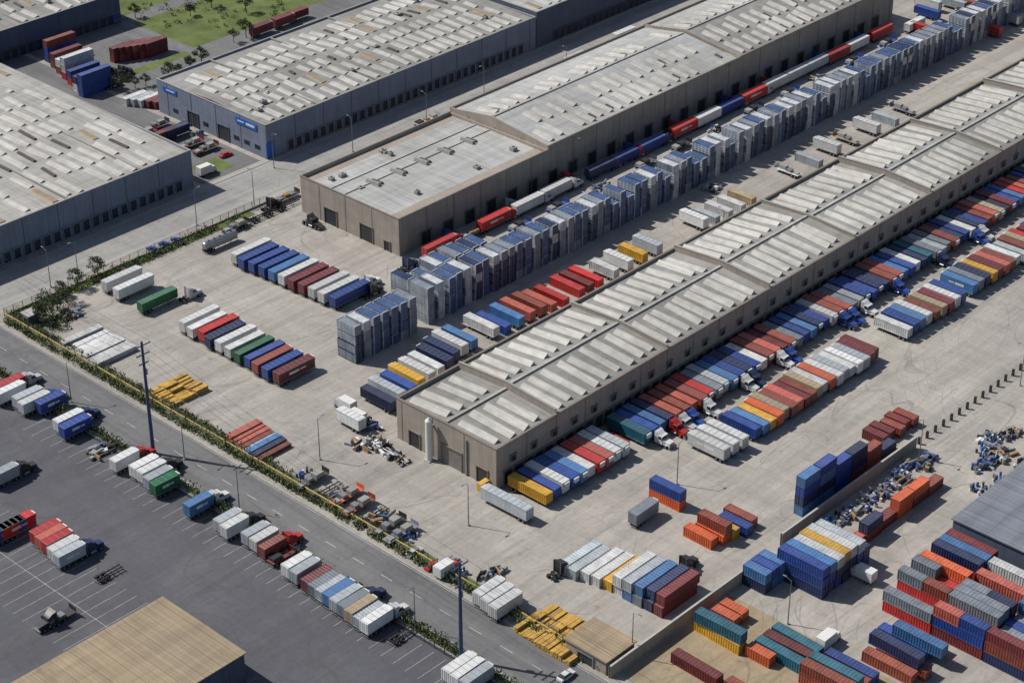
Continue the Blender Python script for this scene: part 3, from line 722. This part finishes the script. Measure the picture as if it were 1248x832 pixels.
# ------------------------------------------------------------------ VEHICLES & CONTAINERS
row(305,308,425,360,['van','vanm'],13,'W B B B LB W M M W W B','A')
row(243,390,358,452,['van','vanm','chcon'],12,'W W R N W W GR B BR B M','A')
row(150,341,164,350,'van',12,'W W','A')
one(192,366,('chcon',12),'A','GR'); one(231,356,('tractor',),'A','W')
one(268,293,('tank',12),'A','LG'); one(345,238,('flat',11),'A','K'); one(380,268,('tractor',),'B','K',flip=True); one(330,247,('tractor',),'A','K'); one(450,342,('tractor',),'A','W'); one(452,352,('tractor',),'A','K')
for u,v in ((187,304),(201,298),(216,293),(632,58)): one(u,v,('car',),'B','B',0.7)
for i,c in enumerate(cols('S S S BR LG LB N BR')):
    t=i/7; x,y=P(297+34*t,522+27*t,1); put(('bundle',11,i),x,y,'A',c)
for i in range(7):
    t=i/6; x,y=P(100+40*t,410+24*t,.5); put(('bundle',13,i+20),x,y,'A','W')
x,y=P(216,476,.5); put(('lumber',1),x,y,'A','Y')
x,y=P(672,764,.5); put(('lumber',2),x,y,'A','Y')
x,y=P(696,780,.5); put(('lumber',5),x,y,'A','Y')
for i,(u,v) in enumerate(((372,580),(415,604),(462,632),(500,656),(545,690),(600,700),(560,700),(90,385),(230,150),(240,165),(870,230),(1040,250))):
    x,y=P(u,v); put(('junk' if i%3 else 'drums',i),x,y,'A','W')
for i,(u,v) in enumerate(((380,585),(398,597),(422,605),(436,617),(455,628),(474,641),(488,650))): one(u,v,(['flat','chassis','flat'][i%3],9),'A',['K','K','O','BR','DG','K','G'][i],1)
for i,(u,v) in enumerate(((596,722),(606,730),(616,738))): one(u,v,('van',8),'A','W',2)
one(604,716,('boxtruck',),'A','W',1.5)
one(528,688,('car',),'A','R',.7); one(505,672,('car',),'A','W',.7); one(690,822,('car',),'A','W',.7); one(545,694,('boxtruck',),'A','R',1)
for i,(u,v) in enumerate(((440,545),(458,540),(470,552),(486,560),(455,520),(430,505))): x,y=P(u,v); put(('junk',i+30),x,y,'B','W')
one(432,505,('boxtruck',),'B','W'); one(420,490,('boxtruck',),'B','LG'); one(428,512,('van',8),'B','W')
one(618,614,('van',14),'B','LG')
row(462,486,560,412,['chcon','van'],11,'N LG B Y W W N N W LB','B')
row(588,398,672,358,['chcon','con'],11,'W B LB S BR S R','B')
row(690,348,715,338,'con',11,'R M R','B',1.3)
row(735,328,790,300,['chcon','van'],9,'W W Y LG','B')
row(845,268,905,238,['van','con'],9,'W LG W W TN','B')
row(960,205,1100,130,['van','flat','con'],9,'W LG W TN W LG G','B')
c1='Y B W B LB W R S W LG'.split()
x=3.6
for c in c1:
    yy=-7.4+RND.uniform(-.3,.3)
    put((RND.choice(['chcon','van','van']),12),x,yy,'B',c,0,flip=True); x+=3.0
one(752,540,('con',6),'B','O',1.3); one(742,532,('junk',3),'B','W',.5)
pat='T B LB N S BR S BR R G LG LB B N B W BR S M BR G B LB N B W BR S G LG B B N N BR S LB B W N T G LG G BR N B W N B BR S TN N M B LB R S BR B N W LB B LG S BR LG B BR N B W LB W M B BR'.split()
x=38.5; i=0
while x<385:
    if RND.random()>.03:
        yy=-7.5+RND.uniform(-.4,.4); put((RND.choice(['chcon','chcon','van','vanm']),12),x,yy,'B',pat[i%len(pat)],flip=True)
        if RND.random()<.22: put(('tractor',),x,yy-6-1.5,'B',RND.choice(['R','B','W','W','N']),flip=True)
    x+=3.1; i+=1
for k,x in enumerate((46,49.4,52.8)): put(('vanm',11),x,-27+RND.uniform(-.5,.5),'B','W')
pat2='B LB Y O TN BR S M BR TN W O W LG W W LG M M'.split()
x=58.5
for c in pat2: put((RND.choice(['chcon','van']),10.5),x,-26.8+RND.uniform(-.6,.6),'B',c); x+=2.8
pat3='W B LB W BR TN M W B LB LB G N Y M S BR W LG BR TN R M B LB G O BR N B R BR W LG LB G B N Y BR LB M N'.split()
x=124; i=0
while x<250:
    if RND.random()>.05: 
        yy=-26.8+RND.uniform(-.6,.6); put((RND.choice(['chcon','van','vanm']),10.5),x,yy,'B',pat3[i%len(pat3)])
    x+=3.2;i+=1
for u,v,k,c in ((500,322,'tractor','N'),(540,303,'vanm','R'),(578,288,'flat','K'),(608,272,'vanm','R'),(648,252,'vanm','W'),(684,235,'van','W'),(704,224,'tractor','W'),(735,207,'chcon','N'),(765,194,'chcon','B'),(800,178,'chcon','B'),(835,158,'vanm','R'),(865,145,'van','W'),(893,132,'chcon','B'),(922,118,'vanm','R'),(950,104,'van','W'),(975,92,'van','W'),(1000,80,'van','LG'),(1024,68,'van','R'),(1047,56,'van','W'),(1078,42,'van','R')):
    x,y=P(u,v,2); yy=92.5+RND.uniform(-.3,.3); put((k,) if k=='tractor' else (k,12),x,yy,'A',c)
    if k in('vanm','chcon'): put(('tractor',),x+7.4,yy,'A',RND.choice(['R','N','B','W']))
for k in range(9):
    x=84+k*25+RND.uniform(-3,3); put(('tractor',),x,96.8,'A',RND.choice(['B','N','W','R']))
for k in range(12):
    x=80+k*19+RND.uniform(-2,2); put(('flat' if k%3 else 'junk',8 if k%3 else k),x,86.5+RND.uniform(-.5,.5),'A',RND.choice(['K','N','B','DG']))
x=18; v=0
while x<40: put(('stack',[0,1,2,3,4,6,7,8][v%8]),x,69,'B','W'); x+=3.3; v+=1
x=45
while x<365:
    put(('stack',RND.randrange(14)),x,69.5+RND.uniform(-.25,.25),'B','W',jit=.02)
    if x<74: put(('stack',RND.randrange(14)),x,77.0,'B','W',jit=.02)
    x+=RND.choice([3.1,3.3,3.9,3.6])
cl='LG LG W W Y W LB G N M'.split()
for i,c in enumerate(cl):
    y=-32.5-i*2.75; put(('con',12),-7+RND.uniform(-.8,.8)+i*.3,y,'A',c)
    if i>4: put(('con',12),-6.6+RND.uniform(-.5,.5)+i*.3,y,'A',['W','LG','LB','N','M'][i-5],2.6)
one(682,690,('tractor',),'A','K'); one(835,685,('tractor',),'A','K')
for x,y,c,z in ((20,-48,'O',0),(23,-48.5,'Y',0),(20.4,-48.2,'BR',2.6),(26,-50,'B',0),(17,-47,'O',0),(29,-49,'BR',0)): put(('con',8),x,y,'B',c,z)
one(784,627,('van',8),'A','G',1.6)
x,y=P(813,612); 
for z,c in ((0,'O'),(2.6,'B')): put(('con',9),x,y,'B',c,z,.03)
for k in range(6):
    x=43+k*6.4
    for l in range([4,4,3,3,2,1][k]): put(('con',6.1),x,-57.2,'A',RND.choice(['B','N','B','LB']) if k<3 else RND.choice(['BR','M','N']),l*2.62)
for k in range(5):
    x=78+k*3; put(('con',6.1),x,-52-RND.uniform(0,2),'B',RND.choice(['M','BR','N']))
for k in range(6):
    for l in range([1,2,1,2,2,1][k]): put(('con',6.1),38+k*6.3,-73.7+RND.uniform(-.4,.4),'A',RND.choice(['O','BR','N','S','Y','M']),l*2.62)
for k in range(14):
    put((('drums','junk')[k%2],k+50),42+k*2.8,-66+RND.uniform(-1.5,1.5),'A','W')
for k,c in enumerate('B LB W Y W LG BR'.split()):
    for l in range(3 if k<6 else 2): put(('con',12),19+k*2.6,-73.5+RND.uniform(-.3,.3),'B',c if l==2 else RND.choice(['N','N','B','N','DG']),l*2.62)
for k in range(3):
    for l in range(2): put(('con',6.1),12+k*2.7,-66.5,'B',RND.choice(['B','LB','N']),l*2.62)
tops=['BR','S','LG','B','G','N','LB','M','O','BR','B','LB','G','N','W']
for j in range(4):
    for k in range(10):
        lv=3 if (j<3) else 2
        q=RND.random()
        if q<.22: lv-=1
        elif q<.28: lv-=2
        y0=-97-j*12.4; xx=25+k*2.62
        under=['N','B','M','BR','R','N','LB']
        for l in range(lv):
            last=l==lv-1
            if last and RND.random()<.45:
                put(('con',6.1),xx,y0+3.12,'B',RND.choice(tops),l*2.62,.006)
                if RND.random()<.8: put(('con',6.1),xx,y0-3.12,'B',RND.choice(tops),l*2.62,.006)
            else: put(('con',12),xx,y0+RND.uniform(-.2,.2),'B',RND.choice(tops) if last else RND.choice(under),l*2.62,.006)
for k in range(5):
    for l in range([1,2,1,2,1][k]): put(('con',12),8+k*2.9,-101-RND.uniform(0,4),'B',RND.choice(['B','LB','N','BR','B']),l*2.62,.04)
for j in range(3):
    for k in range(4):
        if RND.random()<.1: continue
        for l in range(RND.choice([1,2,2])):
            if RND.random()<.3: put(('con',6.1),-8+k*2.9+j*.8,-72-j*13+3,'B',RND.choice(['B','BR','T','O','Y','N','S']),l*2.62,.04); break
            put(('con',12),-8+k*2.9+j*.8,-72-j*13,'B',RND.choice(['B','BR','T','R','O','Y','N','S','M','O','BR','T']),l*2.62,.03)
for k in range(2): put(('con',12),-19.5+k*.5,-75-k*13.5,'B',RND.choice(['BR','M','BR']),0,.05)
for k in range(16): x,y=P(1190+RND.uniform(0,60),530+RND.uniform(0,70)); put((('drums','junk')[k%2],k),x,y,'A','W')
for u,v,a_ in ((1130,690,'A'),(1050,700,'B'),(1010,780,'A')): one(u,v,('boxtruck',),a_,'W',1)
def lot(u,v,k,L,c,tr=None):
    o=one(u,v,(k,L),'A',c,2)
    if tr: put(('tractor',),o.location.x+L/2+1.5,o.location.y,'A',tr)
for q in ((10,472,'vanm',9,'R','W'),(12,480,'van',8,'W'),(34,486,'van',7.5,'LG'),(42,492,'van',8,'W','B'),(62,492,'vanm',7.5,'B'),(84,514,'van',7.5,'W','N'),(92,521,'vanm',8,'B'),(152,562,'van',7,'W','R'),(176,570,'van',7,'W'),(185,576,'van',7,'W','K'),(193,584,'van',7,'LG'),(201,591,'vanm',7,'GR'),(242,616,'vanm',7,'LB','W'),(278,636,'van',6.5,'LG'),(286,643,'van',6.5,'W','K'),
  (312,652,'van',6.5,'LG'),(322,659,'van',6.5,'W'),(332,667,'chcon',6.5,'BR','R'),(342,674,'flat',6.5,'M'),(362,690,'van',7,'W'),(372,697,'van',7,'LG'),(386,706,'chcon',7.5,'M'),(395,712,'chcon',7.5,'G'),(404,718,'chcon',7.5,'LG'),(413,724,'van',7.5,'LB'),(422,731,'van',7.5,'LG'),(431,737,'van',7.5,'G','N'),(440,744,'van',7.5,'TN'),(449,750,'chcon',7.5,'LG'),(459,757,'van',7.5,'W','W'),
  (5,580,'van',7,'LG','K'),(20,642,'vanm',9,'R'),(8,648,'vanm',9,'B'),(56,650,'vanm',7,'R'),(63,656,'van',7,'S'),(70,662,'van',7,'R'),(78,670,'vanm',7,'W'),(85,677,'vanm',7,'LG','N'),(560,815,'van',8,'W'),(570,822,'van',8,'W'),(580,828,'van',8,'LG'),(72,748,'flat',7,'K')): lot(*q)
for u,v in ((490,772),(132,697)): one(u,v,('chassis',7),'A','K',1)
one(62,752,('tractor',),'A','K',flip=True)
for u,v in ((118,545),(125,548)): one(u,v,('junk',u),'A','R',1)
for k in range(7):
    for l in range(2 if k%3 else 3): x,y=P(75+k*7,70+k*7); put(('con',12),x,y,'A',RND.choice(['M','BR','R','W','N','B','M']),l*2.62)
for k in range(6):
    for l in range(2): x,y=P(150+k*8,72-k*1.2); put(('con',9),x,y,'A',RND.choice(['M','BR','M','M']),l*2.62)
for k in range(5): x,y=P(165+k*9,124+k*1); put(('con',9),x,y,'A',RND.choice(['M','BR','LG','W']))
for k in range(8): x,y=P(60+k*10,52-k*3); put(('van',11),x,y,'A',RND.choice(['W','LG','B','W']))
for k in range(9): x,y=P(130+RND.uniform(-15,30),100+RND.uniform(-8,12)); put(('tractor',),x,y,'A','K')
for u,v in ((175,160),(200,165),(232,172),(190,150),(215,160),(250,178),(318,36),(345,26),(362,18)): one(u,v,(('van','flat','chcon')[u%3],9),'A',RND.choice(['W','M','LG','N']))
one(275,188,('car',),'A','R',.7); one(252,205,('boxtruck',),'A','W')
for k in range(5,10): put((RND.choice(['flat','chassis','chassis']),9),XF+50+k*5,146,'A','K')
for u,v,k in ((640,110,'van'),(700,80,'van'),(520,150,'flat'),(540,168,'car'),(560,140,'car'),(480,182,'car'),(760,50,'van')): x,y=P(u,v); put((k,10) if k!='car' else (k,),x,y,'A',RND.choice(['W','N','LG']))
for k in range(26): x,y=P(1110+RND.uniform(0,140),10+RND.uniform(-10,35)); put((RND.choice(['van','chcon','flat']),10),x,y,RND.choice('AB'),RND.choice(['W','LG','N','BR','B','R']))
# ------------------------------------------------------------------ LIGHT, SKY, CAMERA
sd=Vector((-.5,1,0)).normalized(); EL=math.radians(49); sun_dir=Vector((sd.x*math.cos(EL),sd.y*math.cos(EL),math.sin(EL)))
sl=bpy.data.lights.new('sun','SUN'); sl.energy=5.0; sl.angle=math.radians(.5); sl.color=(1,.96,.9)
so=bpy.data.objects.new('sun',sl); SC.objects.link(so); so.rotation_mode='QUATERNION'; so.rotation_quaternion=sun_dir.to_track_quat('Z','Y'); so.location=(0,0,200)
w=bpy.data.worlds.new('World'); bpy.context.scene.world=w; w.use_nodes=True
sk=w.node_tree.nodes.new('ShaderNodeTexSky'); sk.sky_type='NISHITA'; sk.sun_disc=False; sk.sun_elevation=EL; sk.sun_rotation=math.atan2(sd.x,sd.y)
bg=w.node_tree.nodes['Background']; bg.inputs['Strength'].default_value=.085; w.node_tree.links.new(sk.outputs[0],bg.inputs[0])
cam=bpy.data.cameras.new('camera'); co=bpy.data.objects.new('camera',cam); SC.objects.link(co)
cam.sensor_width=36; cam.lens=36*F_PX/1248; cam.clip_end=9000; cam.clip_start=1
co.location=(-OX,-OY,H); co.rotation_euler=(math.pi/2-PITCH,0,AZ-math.pi/2)
sc=bpy.context.scene; sc.camera=co; sc.view_settings.view_transform='Standard'; sc.view_settings.look='None'; sc.view_settings.exposure=0
print('objects',len(bpy.data.objects))
